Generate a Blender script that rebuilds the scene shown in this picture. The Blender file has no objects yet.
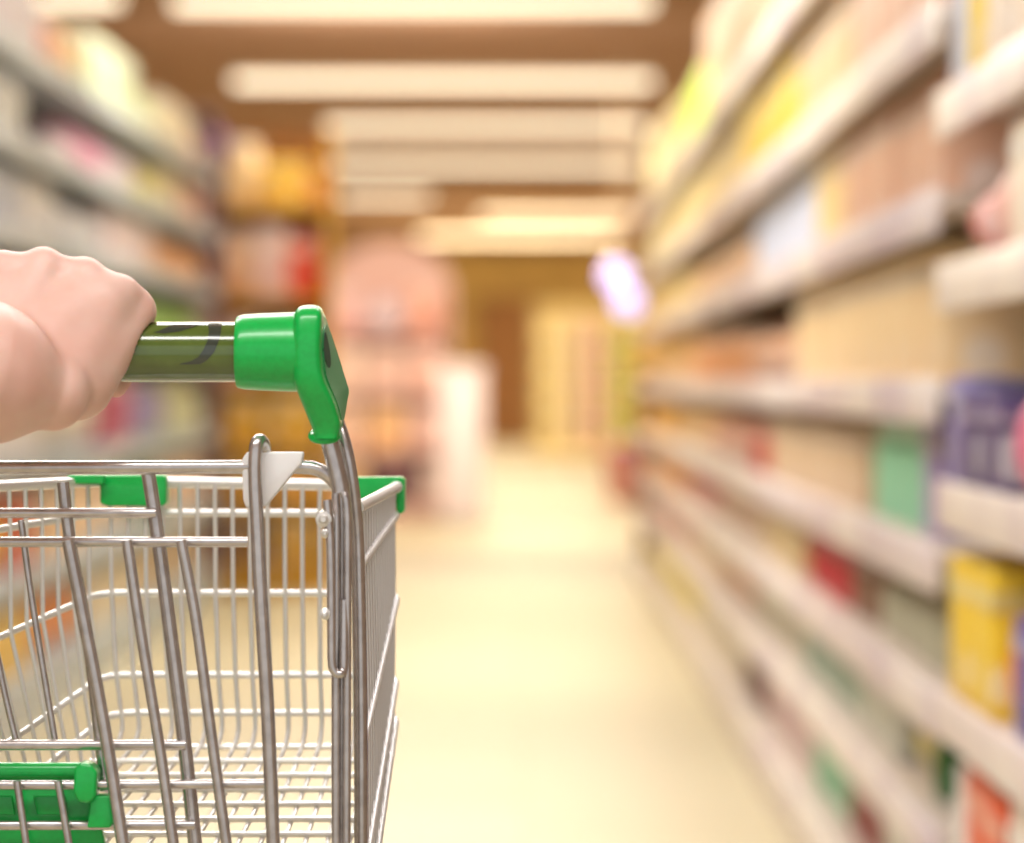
import bpy, bmesh, math, random
import numpy as np
from mathutils import Vector, Matrix

random.seed(7)
C = bpy.context.scene.collection
F = 3600.0                    # focal length in pixels of a 1024 px wide frame
VX, VY = 525.0, 382.0         # where the aisle vanishes
H = 1.0                       # camera height
U = 2.0 / F                   # one unit at the handle's distance

def P(px, py, d):
    return Vector(((px - VX) / F * d, d, H - (py - VY) / F * d))

# ------------------------------------------------------------------ materials
def s2l(c):
    return tuple(((v / 255) / 12.92 if v / 255 <= 0.04045 else ((v / 255 + 0.055) / 1.055) ** 2.4) for v in c)

def mat(name, rgb, rough=0.5, metal=0.0, noise=0.0, nscale=40.0, rgb2=None, coat=0.0, sss=0.0, emit=None, estr=0.0, spec=0.5, bump=0.0):
    m = bpy.data.materials.new(name); m.use_nodes = True
    nt = m.node_tree; b = nt.nodes['Principled BSDF']
    c = s2l(rgb)
    b.inputs['Base Color'].default_value = (*c, 1)
    b.inputs['Roughness'].default_value = rough
    b.inputs['Metallic'].default_value = metal
    b.inputs['Specular IOR Level'].default_value = spec
    b.inputs['Coat Weight'].default_value = coat
    b.inputs['Coat Roughness'].default_value = 0.06
    if noise > 0:
        tc = nt.nodes.new('ShaderNodeTexCoord')
        n = nt.nodes.new('ShaderNodeTexNoise'); n.inputs['Scale'].default_value = nscale; n.inputs['Detail'].default_value = 3
        r = nt.nodes.new('ShaderNodeMix'); r.data_type = 'RGBA'
        c2 = s2l(rgb2) if rgb2 else tuple(v * (1 - noise) for v in c)
        r.inputs[6].default_value = (*c, 1); r.inputs[7].default_value = (*c2, 1)
        ramp = nt.nodes.new('ShaderNodeMapRange'); ramp.inputs[1].default_value = 0.38; ramp.inputs[2].default_value = 0.66
        nt.links.new(tc.outputs['Object'], n.inputs['Vector'])
        nt.links.new(n.outputs['Fac'], ramp.inputs[0]); nt.links.new(ramp.outputs[0], r.inputs[0])
        nt.links.new(r.outputs[2], b.inputs['Base Color'])
        if bump > 0:
            bp = nt.nodes.new('ShaderNodeBump'); bp.inputs['Strength'].default_value = bump; bp.inputs['Distance'].default_value = 0.0006
            nt.links.new(n.outputs['Fac'], bp.inputs['Height']); nt.links.new(bp.outputs[0], b.inputs['Normal'])
    if sss > 0:
        b.inputs['Subsurface Weight'].default_value = sss
        b.inputs['Subsurface Radius'].default_value = (1.0, 0.32, 0.18)
        b.inputs['Subsurface Scale'].default_value = 0.007
    if emit:
        b.inputs['Emission Color'].default_value = (*s2l(emit), 1); b.inputs['Emission Strength'].default_value = estr
    return m

_pm = {}
def pmat(rgb):
    """Packaging: the main colour with a paler printed band, worked out from object coordinates."""
    if rgb in _pm: return _pm[rgb]
    m = mat('packaging_%d_%d_%d' % rgb, rgb, rough=0.45)
    nt = m.node_tree; b = nt.nodes['Principled BSDF']
    tc = nt.nodes.new('ShaderNodeTexCoord'); v = nt.nodes.new('ShaderNodeTexVoronoi'); v.inputs['Scale'].default_value = 9
    mr = nt.nodes.new('ShaderNodeMapRange'); mr.inputs[1].default_value = 0.30; mr.inputs[2].default_value = 0.36
    mx = nt.nodes.new('ShaderNodeMix'); mx.data_type = 'RGBA'
    c = s2l(rgb); pale = tuple(min(1, v_ * 0.55 + 0.42) for v_ in c)
    mx.inputs[6].default_value = (*pale, 1); mx.inputs[7].default_value = (*c, 1)
    nt.links.new(tc.outputs['Object'], v.inputs['Vector']); nt.links.new(v.outputs['Distance'], mr.inputs[0])
    nt.links.new(mr.outputs[0], mx.inputs[0]); nt.links.new(mx.outputs[2], b.inputs['Base Color'])
    _pm[rgb] = m
    return m

M = dict(
    chrome=mat('zinc_tube', (206, 201, 199), rough=0.27, metal=0.85, noise=0.1, nscale=120, rgb2=(190, 184, 182)),
    wire=mat('lit_zinc_wire', (232, 230, 226), rough=0.34, metal=0.55),  # zinc made paler to hold the light falling on the basket
    sidewire=mat('grey_zinc_wire', (214, 212, 211), rough=0.4, metal=0.35),  # right basket side's copy of the zinc, lightened to look lit
    green=mat('green_plastic', (8, 182, 78), rough=0.30, coat=0.25, noise=0.1, nscale=300, rgb2=(8, 174, 74), bump=0.05),
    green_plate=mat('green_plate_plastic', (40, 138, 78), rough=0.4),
    green_dark=mat('hole_shade_green', (8, 62, 34), rough=0.6),
    olive=mat('olive_sleeve', (88, 108, 46), rough=0.16, coat=0.8, noise=0.2, nscale=60, rgb2=(80, 98, 42)),
    print_=mat('grey_print', (58, 66, 56), rough=0.16, coat=0.8),
    white=mat('white_plastic', (236, 234, 234), rough=0.42, sss=0.05),
    skin=mat('skin', (234, 196, 182), rough=0.48, noise=0.1, nscale=26, rgb2=(226, 180, 164), sss=0.3, bump=0.12),
    rubber=mat('dark_rubber', (60, 60, 62), rough=0.7),
    floor=mat('floor_tile', (226, 211, 168), rough=0.42, spec=0.3),
    ceil=mat('ceiling_brown', (180, 140, 112), rough=0.85, noise=0.1, nscale=1.5),
    wallhaze=mat('wall_haze_gold', (238, 200, 124), rough=0.85, noise=0.15, nscale=2),  # golden haze of the far hall put into the wall colour
    wallside=mat('wall_side', (206, 178, 150), rough=0.9, noise=0.1, nscale=2),
    doorbrown=mat('door_brown', (200, 140, 80), rough=0.6, noise=0.2, nscale=8),
    doorframe=mat('door_frame', (176, 124, 70), rough=0.6),
    shelf=mat('shelf_enamel', (214, 200, 188), rough=0.5),
    strip=mat('price_strip', (246, 238, 228), rough=0.35, noise=0.2, nscale=2.2, rgb2=(206, 188, 200)),
    back=mat('shelf_back', (150, 96, 68), rough=0.8),
    upright=mat('shelf_upright', (112, 66, 44), rough=0.6),
    lshelf=mat('cool_shelf_enamel', (196, 204, 210), rough=0.5),
    lstrip=mat('cool_price_strip', (182, 194, 204), rough=0.4, noise=0.2, nscale=3, rgb2=(160, 174, 186)),
    lback=mat('cool_shelf_back', (132, 126, 122), rough=0.8),
    lupright=mat('cool_upright', (110, 84, 96), rough=0.6),
    tube=mat('tube_light', (250, 240, 215), emit=(255, 241, 212), estr=1.9),
    fixture=mat('light_fixture', (222, 200, 168), rough=0.6),
    lilac=mat('lilac_lamp', (220, 210, 255), emit=(166, 166, 255), estr=1.5),
    purple=mat('purple_panel', (116, 78, 150), rough=0.6),
    goldbox=mat('gold_card', (206, 156, 40), rough=0.6),
    brown=mat('brown_card', (128, 86, 44), rough=0.7),
    peach=mat('peach_card', (240, 200, 190), rough=0.7),
    palelilac=mat('pale_lilac_card', (238, 222, 226), rough=0.6),
    paleblue=mat('pale_blue_sign', (206, 206, 206), rough=0.6),
)

# ------------------------------------------------------------------ helpers
def link(name, bm, material, parent=None, smooth=True, angle=40):
    me = bpy.data.meshes.new(name); bm.normal_update(); bm.to_mesh(me); bm.free()
    for m in (material if isinstance(material, (list, tuple)) else [material]): me.materials.append(m)
    if smooth:
        me.polygons.foreach_set('use_smooth', [True] * len(me.polygons))
        me.set_sharp_from_angle(angle=math.radians(angle))
    o = bpy.data.objects.new(name, me); C.objects.link(o)
    if parent:
        o.parent = parent
        o.matrix_parent_inverse = Matrix.Translation(-Vector(parent.location))
    return o

def tag(o, label=None, cat=None, group=None, kind=None):
    if label: o['label'] = label
    if cat: o['category'] = cat
    if group: o['group'] = group
    if kind: o['kind'] = kind
    return o

def empty(name, loc):
    o = bpy.data.objects.new(name, None); o.location = loc; o.empty_display_size = 0.1; C.objects.link(o); return o

def add_box(bm, lo, hi, bevel=0.0, mi=0):
    r = bmesh.ops.create_cube(bm, size=1.0)
    vs = r['verts']
    for v in vs:
        v.co = Vector([lo[i] + (v.co[i] + 0.5) * (hi[i] - lo[i]) for i in range(3)])
    fs = set(f for v in vs for f in v.link_faces)
    for f in fs: f.material_index = mi
    if bevel > 0:
        es = list(set(e for v in vs for e in v.link_edges))
        rr = bmesh.ops.bevel(bm, geom=es, offset=bevel, segments=2, profile=0.5, affect='EDGES')
        for f in rr['faces']: f.material_index = mi

def smooth_path(pts, n=6):
    """Catmull-Rom through the points."""
    p = [Vector(q) for q in pts]
    if len(p) < 3: return p
    out = []
    for i in range(len(p) - 1):
        a = p[i - 1] if i > 0 else p[0] * 2 - p[1]
        b, c = p[i], p[i + 1]
        d = p[i + 2] if i + 2 < len(p) else c * 2 - b
        for k in range(n):
            t = k / n
            out.append(0.5 * ((2 * b) + (c - a) * t + (2 * a - 5 * b + 4 * c - d) * t * t + (-a + 3 * b - 3 * c + d) * t ** 3))
    out.append(p[-1])
    return out

def add_tube(bm, pts, r, sides=12, cap=True):
    pts = [Vector(p) for p in pts]
    rs = r if isinstance(r, (list, tuple)) else [r] * len(pts)
    rings = []; prev = None
    for i, p in enumerate(pts):
        t = (pts[min(i + 1, len(pts) - 1)] - pts[max(i - 1, 0)]).normalized()
        if prev is None:
            a = Vector((0, 0, 1)) if abs(t.z) < 0.9 else Vector((0, 1, 0))
            n = (a - t * a.dot(t)).normalized()
        else:
            n = (prev - t * prev.dot(t)).normalized()
        prev = n; b = t.cross(n)
        rings.append([bm.verts.new(p + (n * math.cos(2 * math.pi * k / sides) + b * math.sin(2 * math.pi * k / sides)) * rs[i]) for k in range(sides)])
    for a, b in zip(rings, rings[1:]):
        for k in range(sides):
            bm.faces.new((a[k], a[(k + 1) % sides], b[(k + 1) % sides], b[k]))
    if cap:
        bm.faces.new(rings[0][::-1]); bm.faces.new(rings[-1])

def add_lathe(bm, prof, centre, axis='Z', seg=24, mi=None):
    """prof: (radius, height) pairs from the bottom up."""
    rings = []
    for (r, h) in prof:
        ring = []
        for k in range(seg):
            a = 2 * math.pi * k / seg
            if axis == 'Z': v = Vector((r * math.cos(a), r * math.sin(a), h))
            elif axis == 'X': v = Vector((h, r * math.cos(a), r * math.sin(a)))
            else: v = Vector((r * math.sin(a), h, r * math.cos(a)))
            ring.append(bm.verts.new(Vector(centre) + v))
        rings.append(ring)
    for i, (a, b) in enumerate(zip(rings, rings[1:])):
        for k in range(seg):
            f = bm.faces.new((a[k], a[(k + 1) % seg], b[(k + 1) % seg], b[k]))
            if mi: f.material_index = mi[i]
    bm.faces.new(rings[0][::-1]); f = bm.faces.new(rings[-1])
    if mi: f.material_index = mi[-1]

def add_loft(bm, rings):
    vr = [[bm.verts.new(p) for p in r] for r in rings]
    n = len(vr[0])
    for a, b in zip(vr, vr[1:]):
        for k in range(n):
            bm.faces.new((a[k], a[(k + 1) % n], b[(k + 1) % n], b[k]))
    bm.faces.new(vr[0][::-1]); bm.faces.new(vr[-1])
    bmesh.ops.recalc_face_normals(bm, faces=bm.faces[:])

def add_prism(bm, poly, d0, d1, bevel=0.0):
    """A polygon in frame pixels at depth d0, pulled straight back to d1."""
    a = [bm.verts.new(P(x, y, d0)) for x, y in poly]
    b = [bm.verts.new(Vector((v.co.x, d1, v.co.z))) for v in a]
    n = len(a); fs = [bm.faces.new(a), bm.faces.new(b[::-1])]
    for k in range(n): fs.append(bm.faces.new((a[k], b[k], b[(k + 1) % n], a[(k + 1) % n])))
    bmesh.ops.recalc_face_normals(bm, faces=fs)
    if bevel > 0:
        es = list(set(e for f in fs for e in f.edges))
        bmesh.ops.bevel(bm, geom=es, offset=bevel, segments=3, profile=0.5, affect='EDGES', clamp_overlap=True)

XC = -0.262                   # the trolley's middle
def mirrored(bm):
    for v in bm.verts: v.co.x = 2 * XC - v.co.x
    bmesh.ops.reverse_faces(bm, faces=bm.faces[:])
    return bm

# ------------------------------------------------------------------ camera
cam = bpy.data.cameras.new('camera'); camo = bpy.data.objects.new('camera', cam); C.objects.link(camo)
camo.location = (0, 0, H); camo.rotation_euler = (math.pi / 2, 0, 0)
cam.sensor_width = 36; cam.lens = 36 * F / 1024
cam.shift_x = (512 - VX) / 1024; cam.shift_y = -(421.5 - VY) / 1024
cam.dof.use_dof = True; cam.dof.focus_distance = 2.07
K = 88.0
cam.dof.aperture_fstop = (cam.lens / 1000) / (K / F)
cam.clip_end = 300
bpy.context.scene.camera = camo

# ------------------------------------------------------------------ room shell
def struct(name, bm, m, parent=None):
    o = link(name, bm, m, parent, smooth=False); o['kind'] = 'structure'; return o

def tile_floor():
    m = M['floor']; nt = m.node_tree; b = nt.nodes['Principled BSDF']
    tc = nt.nodes.new('ShaderNodeTexCoord'); br = nt.nodes.new('ShaderNodeTexBrick')
    br.offset = 0.0; br.inputs['Scale'].default_value = 1.0
    br.inputs['Brick Width'].default_value = 0.6; br.inputs['Row Height'].default_value = 0.6; br.inputs['Mortar Size'].default_value = 0.004
    br.inputs['Color1'].default_value = (*s2l((198, 188, 158)), 1); br.inputs['Color2'].default_value = (*s2l((194, 183, 152)), 1)
    br.inputs['Mortar'].default_value = (*s2l((182, 169, 136)), 1)
    nt.links.new(tc.outputs['Object'], br.inputs['Vector']); nt.links.new(br.outputs['Color'], b.inputs['Base Color'])
tile_floor()
CEIL = 3.25
bm = bmesh.new(); add_box(bm, (-7, -3, -0.1), (4.5, 62, 0)); struct('floor', bm, M['floor'])
bm = bmesh.new(); add_box(bm, (-7, -3, CEIL), (4.5, 62, CEIL + 0.1)); struct('ceiling', bm, M['ceil'])
bm = bmesh.new(); add_box(bm, (-7, 61.9, 0), (4.5, 62.1, CEIL)); struct('wall_back', bm, M['wallhaze'])
bm = bmesh.new(); add_box(bm, (-7.1, -3, 0), (-7, 62, CEIL)); struct('wall_left', bm, M['wallside'])
bm = bmesh.new(); add_box(bm, (4.5, -3, 0), (4.6, 62, CEIL)); struct('wall_right', bm, M['wallside'])
# brown door in the back wall
bm = bmesh.new(); add_box(bm, (-0.72, 61.84, 0), (0.12, 61.92, 2.35), 0.01)
for (z0, z1) in ((0.2, 1.0), (1.15, 2.2)): add_box(bm, (-0.6, 61.82, z0), (0.0, 61.86, z1), 0.01)
d_ = struct('door_1', bm, M['doorbrown'])
bm = bmesh.new(); add_tube(bm, [(0.04, 61.83, 1.0), (0.04, 61.77, 1.0), (-0.08, 61.77, 1.0)], 0.012); link('door_handle', bm, M['chrome'], d_)
bm = bmesh.new(); add_box(bm, (-0.82, 61.8, 0), (-0.72, 61.92, 2.45)); add_box(bm, (0.12, 61.8, 0), (0.22, 61.92, 2.45)); add_box(bm, (-0.82, 61.8, 2.35), (0.22, 61.92, 2.45))
struct('trim_1', bm, M['doorframe'])

# ------------------------------------------------------------------ ceiling lights (py = height in frame of the fixture)
def ceiling_light(d, x0, x1, label, th=0.06):
    r = empty('ceiling_light', ((x0 + x1) / 2, d, CEIL - 0.02))
    bm = bmesh.new(); add_box(bm, (x0, d - 0.14, CEIL - 0.035), (x1, d + 0.14, CEIL + 0.001), 0.008); link('light_housing', bm, M['fixture'], r)
    bm = bmesh.new(); add_box(bm, (x0 + 0.02, d - 0.08, CEIL - 0.035 - th), (x1 - 0.02, d + 0.08, CEIL - 0.03), 0.015); link('light_diffuser', bm, M['tube'], r)
    tag(r, label, 'ceiling light', 'strip lights across the aisle'); return r
lights = [
    (20.8, -2.05, 0.76, 'cream strip light on the ceiling, nearest the camera along the top edge'),
    (26.2, -2.14, 0.95, 'long cream strip light, second from the top of the picture'),
    (30.8, -1.72, 1.05, 'cream strip light over the aisle, third from the top of the picture'),
    (36.2, -1.95, 1.18, 'dimmer cream strip light, fourth from the top of the picture'),
    (42.4, -2.2, -1.1, 'short strip light above the pink display stand, fifth from the top'),
    (47.5, -0.6, 1.4, 'far strip light, sixth from the top of the picture'),
    (54.0, -1.6, 1.4, 'farthest strip light before the haze-gold back wall'),
]
for a in lights: ceiling_light(*a)
ceiling_light(20.6, -2.95, -2.3, 'short strip light over the left-hand shelves at the top edge')

def area(loc, sx, sy, power, col, rot=(0, 0, 0)):
    l = bpy.data.lights.new('area', 'AREA'); l.shape = 'RECTANGLE'; l.size = sx; l.size_y = sy; l.energy = power; l.color = col
    o = bpy.data.objects.new('area_lamp', l); C.objects.link(o); o.location = loc; o.rotation_euler = rot; return o
for i, y in enumerate((0.6, 4.0, 8.0, 12.5, 17.5, 23.5, 29, 34, 40, 47, 55)):
    warm = (1.0, 0.97, 0.94) if y < 10 else (1.0, 0.92, 0.78) if y < 20 else (1.0, 0.87, 0.64)
    area((-0.4, y, CEIL - 0.25), 3.0, 0.5, (80 if y < 2 else 105 if y < 20 else 150 if y < 30 else 175), warm)
w = bpy.data.worlds.new('world'); bpy.context.scene.world = w; w.use_nodes = True
w.node_tree.nodes['Background'].inputs[0].default_value = (1.0, 0.98, 0.97, 1)
w.node_tree.nodes['Background'].inputs[1].default_value = 0.76
# unseen warm lamps added to brighten the right-hand shelving, stands, cabinet and back wall
area((-1.0, 8.0, 2.95), 0.8, 4.0, 45, (1.0, 0.9, 0.72), (0, math.radians(-52), 0))
area((-1.0, 15.0, 2.95), 0.8, 4.0, 62, (1.0, 0.88, 0.62), (0, math.radians(-52), 0))
area((-0.8, 21.5, 2.9), 2.0, 0.5, 60, (1.0, 0.9, 0.8), (math.radians(62), 0, 0))
area((-0.3, 53.0, 2.2), 4.0, 1.0, 150, (1.0, 0.84, 0.52), (math.radians(90), 0, 0))
area((-0.3, 45.0, 2.3), 4.0, 1.0, 120, (1.0, 0.84, 0.52), (math.radians(90), 0, 0))

# ------------------------------------------------------------------ shelving
def shelving(name, y0, y1, xf, depth, side, levels, height, label, mats, group, strip_h=0.065):
    """side +1: shelves to the right of the aisle (back at xf+depth); -1: to the left."""
    r = empty(name, (xf + side * depth / 2, (y0 + y1) / 2, 0))
    def X(a, b): return (min(xf + side * a, xf + side * b), max(xf + side * a, xf + side * b))
    def bx(a, b, ya, yb, za, zb, bev=0.0, bm=None):
        bm = bm or bmesh.new(); x = X(a, b); add_box(bm, (x[0], ya, za), (x[1], yb, zb), bev); return bm
    link('back_panel', bx(depth - 0.03, depth, y0 + 0.02, y1 - 0.02, 0.0, height), mats['back'], r, smooth=False)
    for yy in (y0, y1 - 0.04):
        link('upright', bx(depth - 0.09, depth - 0.02, yy, yy + 0.04, 0, height), mats['upright'], r, smooth=False)
    link('plinth', bx(0.0, depth - 0.03, y0 + 0.005, y1 - 0.005, 0.0, levels[0] - 0.022), mats['shelf'], r, smooth=False)
    for z in levels:
        s = link('shelf', bx(0.0, depth - 0.03, y0 + 0.005, y1 - 0.005, z - 0.022, z), mats['shelf'], r, smooth=False)
        link('price_strip', bx(-0.012, 0.0, y0 + 0.01, y1 - 0.01, z - strip_h + 0.006, z + 0.006, 0.003), mats['strip'], s)
    for z in levels[1:]:
        for yy in (y0 + 0.06, y1 - 0.09):
            br = bmesh.new()
            xa, xb = xf + side * 0.335, xf + side * (depth - 0.04)
            v = [br.verts.new(q) for q in ((xa, yy, z - 0.022), (xb, yy, z - 0.022), (xb, yy, z - 0.10), (xa, yy, z - 0.04))]
            v2 = [br.verts.new(q.co + Vector((0, 0.012, 0))) for q in v]
            br.faces.new(v); br.faces.new(v2[::-1])
            for k in range(4): br.faces.new((v[k], v2[k], v2[(k + 1) % 4], v[(k + 1) % 4]))
            bmesh.ops.recalc_face_normals(br, faces=br.faces[:])
            link('shelf_bracket', br, mats['upright'], r, smooth=False)
    tag(r, label, 'shelving', group); return r

RM = dict(back=M['back'], upright=M['upright'], shelf=M['shelf'], strip=M['strip'])
LM = dict(back=M['lback'], upright=M['lupright'], shelf=M['lshelf'], strip=M['lstrip'])
XR, XL = 0.575, -1.43
RLEV = [0.14, 0.37, 0.565, 0.765, 1.0, 1.265, 1.525, 1.83]
NLEV = [0.13, 0.30, 0.575, 0.86, 1.155, 1.39]
LLEV = [0.15, 0.45, 0.78, 1.12, 1.43, 1.69, 1.96]
shelving('shelving_unit', 2.9, 4.95, XR, 0.5, 1, NLEV, 2.3, 'shelving bay on the right nearest the camera, with widely spaced shelves', RM, 'right-hand shelving')
rb = [4.97, 7.55, 10.15, 12.75, 15.35, 17.95]
names = ['second bay of the right-hand shelving, beside the nearest bay', 'third bay of the right-hand shelving, beyond the cream cartons', 'fourth bay of the right-hand shelving, past the middle of the run', 'fifth bay of the right-hand shelving, next to last', 'last bay of the right-hand shelving, at the dark end panel']
for i, n in enumerate(names):
    shelving('shelving_unit', rb[i], rb[i + 1] - 0.01, XR, 0.5, 1, RLEV, 2.3, 'warm beige ' + n, RM, 'right-hand shelving')
bm = bmesh.new(); add_box(bm, (XR - 0.01, 17.96, 0), (XR + 0.52, 18.02, 1.06), 0.01)
tag(link('end_panel', bm, M['upright']), 'dark brown end panel closing the far end of the right-hand shelving', 'end panel')
lb = [8.2, 11.0, 13.8, 16.6]
for i, n in enumerate(['nearest grey bay of the left-hand shelving at the picture edge', 'middle grey bay of the left-hand shelving', 'far grey bay of the left-hand shelving beside the gold display stand']):
    shelving('shelving_unit', lb[i], lb[i + 1] - 0.01, XL, 0.5, -1, LLEV, 2.25, n, LM, 'left-hand shelving')
bm = bmesh.new(); add_box(bm, (XL - 0.52, 16.61, 0), (XL + 0.01, 16.66, 2.25), 0.01)
tag(link('end_panel', bm, M['lupright']), 'dark mauve end panel closing the left-hand shelving beside the gold display', 'end panel')

# ------------------------------------------------------------------ products
def proto(kind, w, dp, h, rgb):
    """A product standing on z = 0 around the origin: dp across the shelf (x), w along it (y), h tall."""
    bm = bmesh.new(); m = pmat(rgb); lid = pmat(tuple(min(255, int(v * 0.5 + 115)) for v in rgb))
    if kind in ('carton', 'box', 'pack'):
        add_box(bm, (-dp / 2, -w / 2, 0), (dp / 2, w / 2, h), min(0.008, w * 0.05))
        add_box(bm, (-dp / 2 - 0.002, -w / 2 - 0.002, h * 0.72), (dp / 2 + 0.002, w / 2 + 0.002, h * 0.84), 0.0, 1)
    elif kind in ('bottle',):
        r = min(w, dp) / 2
        add_lathe(bm, [(r * .9, 0), (r, .015), (r, h * .58), (r * .85, h * .7), (r * .38, h * .82), (r * .36, h * .88), (r * .46, h * .885), (r * .46, h * .985), (r * .4, h)], (0, 0, 0), seg=16, mi=[0, 0, 0, 0, 0, 1, 1, 1, 1])
    elif kind in ('jar', 'tub', 'tin'):
        r = min(w, dp) / 2
        add_lathe(bm, [(r * .92, 0), (r, .012), (r, h * .76), (r * .88, h * .81), (r * .94, h * .82), (r * .94, h * .98), (r * .88, h)], (0, 0, 0), seg=18, mi=[0, 0, 0, 0, 1, 1, 1])
    elif kind in ('bag', 'pouch'):
        n = 9; rows = []
        for i in range(n + 1):
            t = i / n; bulge = math.sin(math.pi * min(1, t * .94 + .06)) ** .55 if 0 < t < 1 else .05
            ww = w * (1 - .06 * bulge); ring = []
            for k in range(16):
                a = 2 * math.pi * k / 16
                ring.append(Vector((dp / 2 * max(bulge, .04) * (abs(math.sin(a)) ** .8 * (1 if math.sin(a) >= 0 else -1)), ww / 2 * (abs(math.cos(a)) ** .6 * (1 if math.cos(a) >= 0 else -1)), h * t)))
            rows.append(ring)
        add_loft(bm, rows)
        for f in bm.faces:
            if f.calc_center_median().z > h * .86: f.material_index = 1
    elif kind == 'ball':
        r = min(w, dp, h) / 2
        add_lathe(bm, [(max(.004, r * math.sin(math.pi * i / 12)), r - r * math.cos(math.pi * i / 12)) for i in range(13)], (0, 0, 0), seg=20, mi=[0] * 5 + [1] * 2 + [0] * 6)
    me = bpy.data.meshes.new(kind); bm.normal_update(); bm.to_mesh(me); bm.free(); me.materials.append(m); me.materials.append(lid)
    me.polygons.foreach_set('use_smooth', [True] * len(me.polygons)); me.set_sharp_from_angle(angle=math.radians(40))
    return me

NPROD = [0]
def put(me, name, loc, label, group, cat, rz=0.0):
    o = bpy.data.objects.new(name, me); C.objects.link(o); o.location = loc; o.rotation_euler = (0, 0, rz)
    tag(o, label, cat, group); NPROD[0] += 1; return o

def run(px0, px1, side, z, head, kind, rgb, colour, where, w=0.26, hfrac=0.85, inset=0.035):
    """Identical products side by side along a shelf, between two positions of the photograph's frame turned into distances down the aisle."""
    xf = XR if side > 0 else XL
    d0, d1 = sorted((F * (abs(xf) + inset + .005) / abs(px0 - VX), F * (abs(xf) + inset + .005) / abs(px1 - VX)))
    if 'nearest' in where: d1 = min(d1, 4.93); d0 = max(d0, 2.98)
    elif side > 0: d0, d1 = max(d0, 5.03), min(d1, 17.88)
    else: d0, d1 = max(d0, 8.3), min(d1, 16.5)
    d0 = max(d0, 3.1)
    L = d1 - d0; n = max(1, int(round(L / (w + 0.025)))); step = L / n; ww = min(w, step * .93)
    h = head * hfrac
    dp = 0.26 if kind in ('carton', 'box', 'pack') else min(ww, 0.2)
    if kind in ('bottle', 'jar', 'tub', 'tin', 'ball'): ww = dp = min(ww, 0.20, h * 1.1)
    me = proto(kind, ww, dp, h, rgb)
    label = f'{colour} {kind} on the {where}'
    group = f'{colour} {kind} row on the {where}'
    xs = [xf + side * (inset + dp / 2)]
    if ww <= step * .6: n2 = max(1, int(L / (ww * 1.06)))
    else: n2 = n
    n2 = min(n2, 16); st = L / n2
    for k in range(n2):
        put(me, kind, (xs[0] + side * random.uniform(0, .012), d0 + (k + .5) * st, z + 0.0005), label, group, kind)

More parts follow.
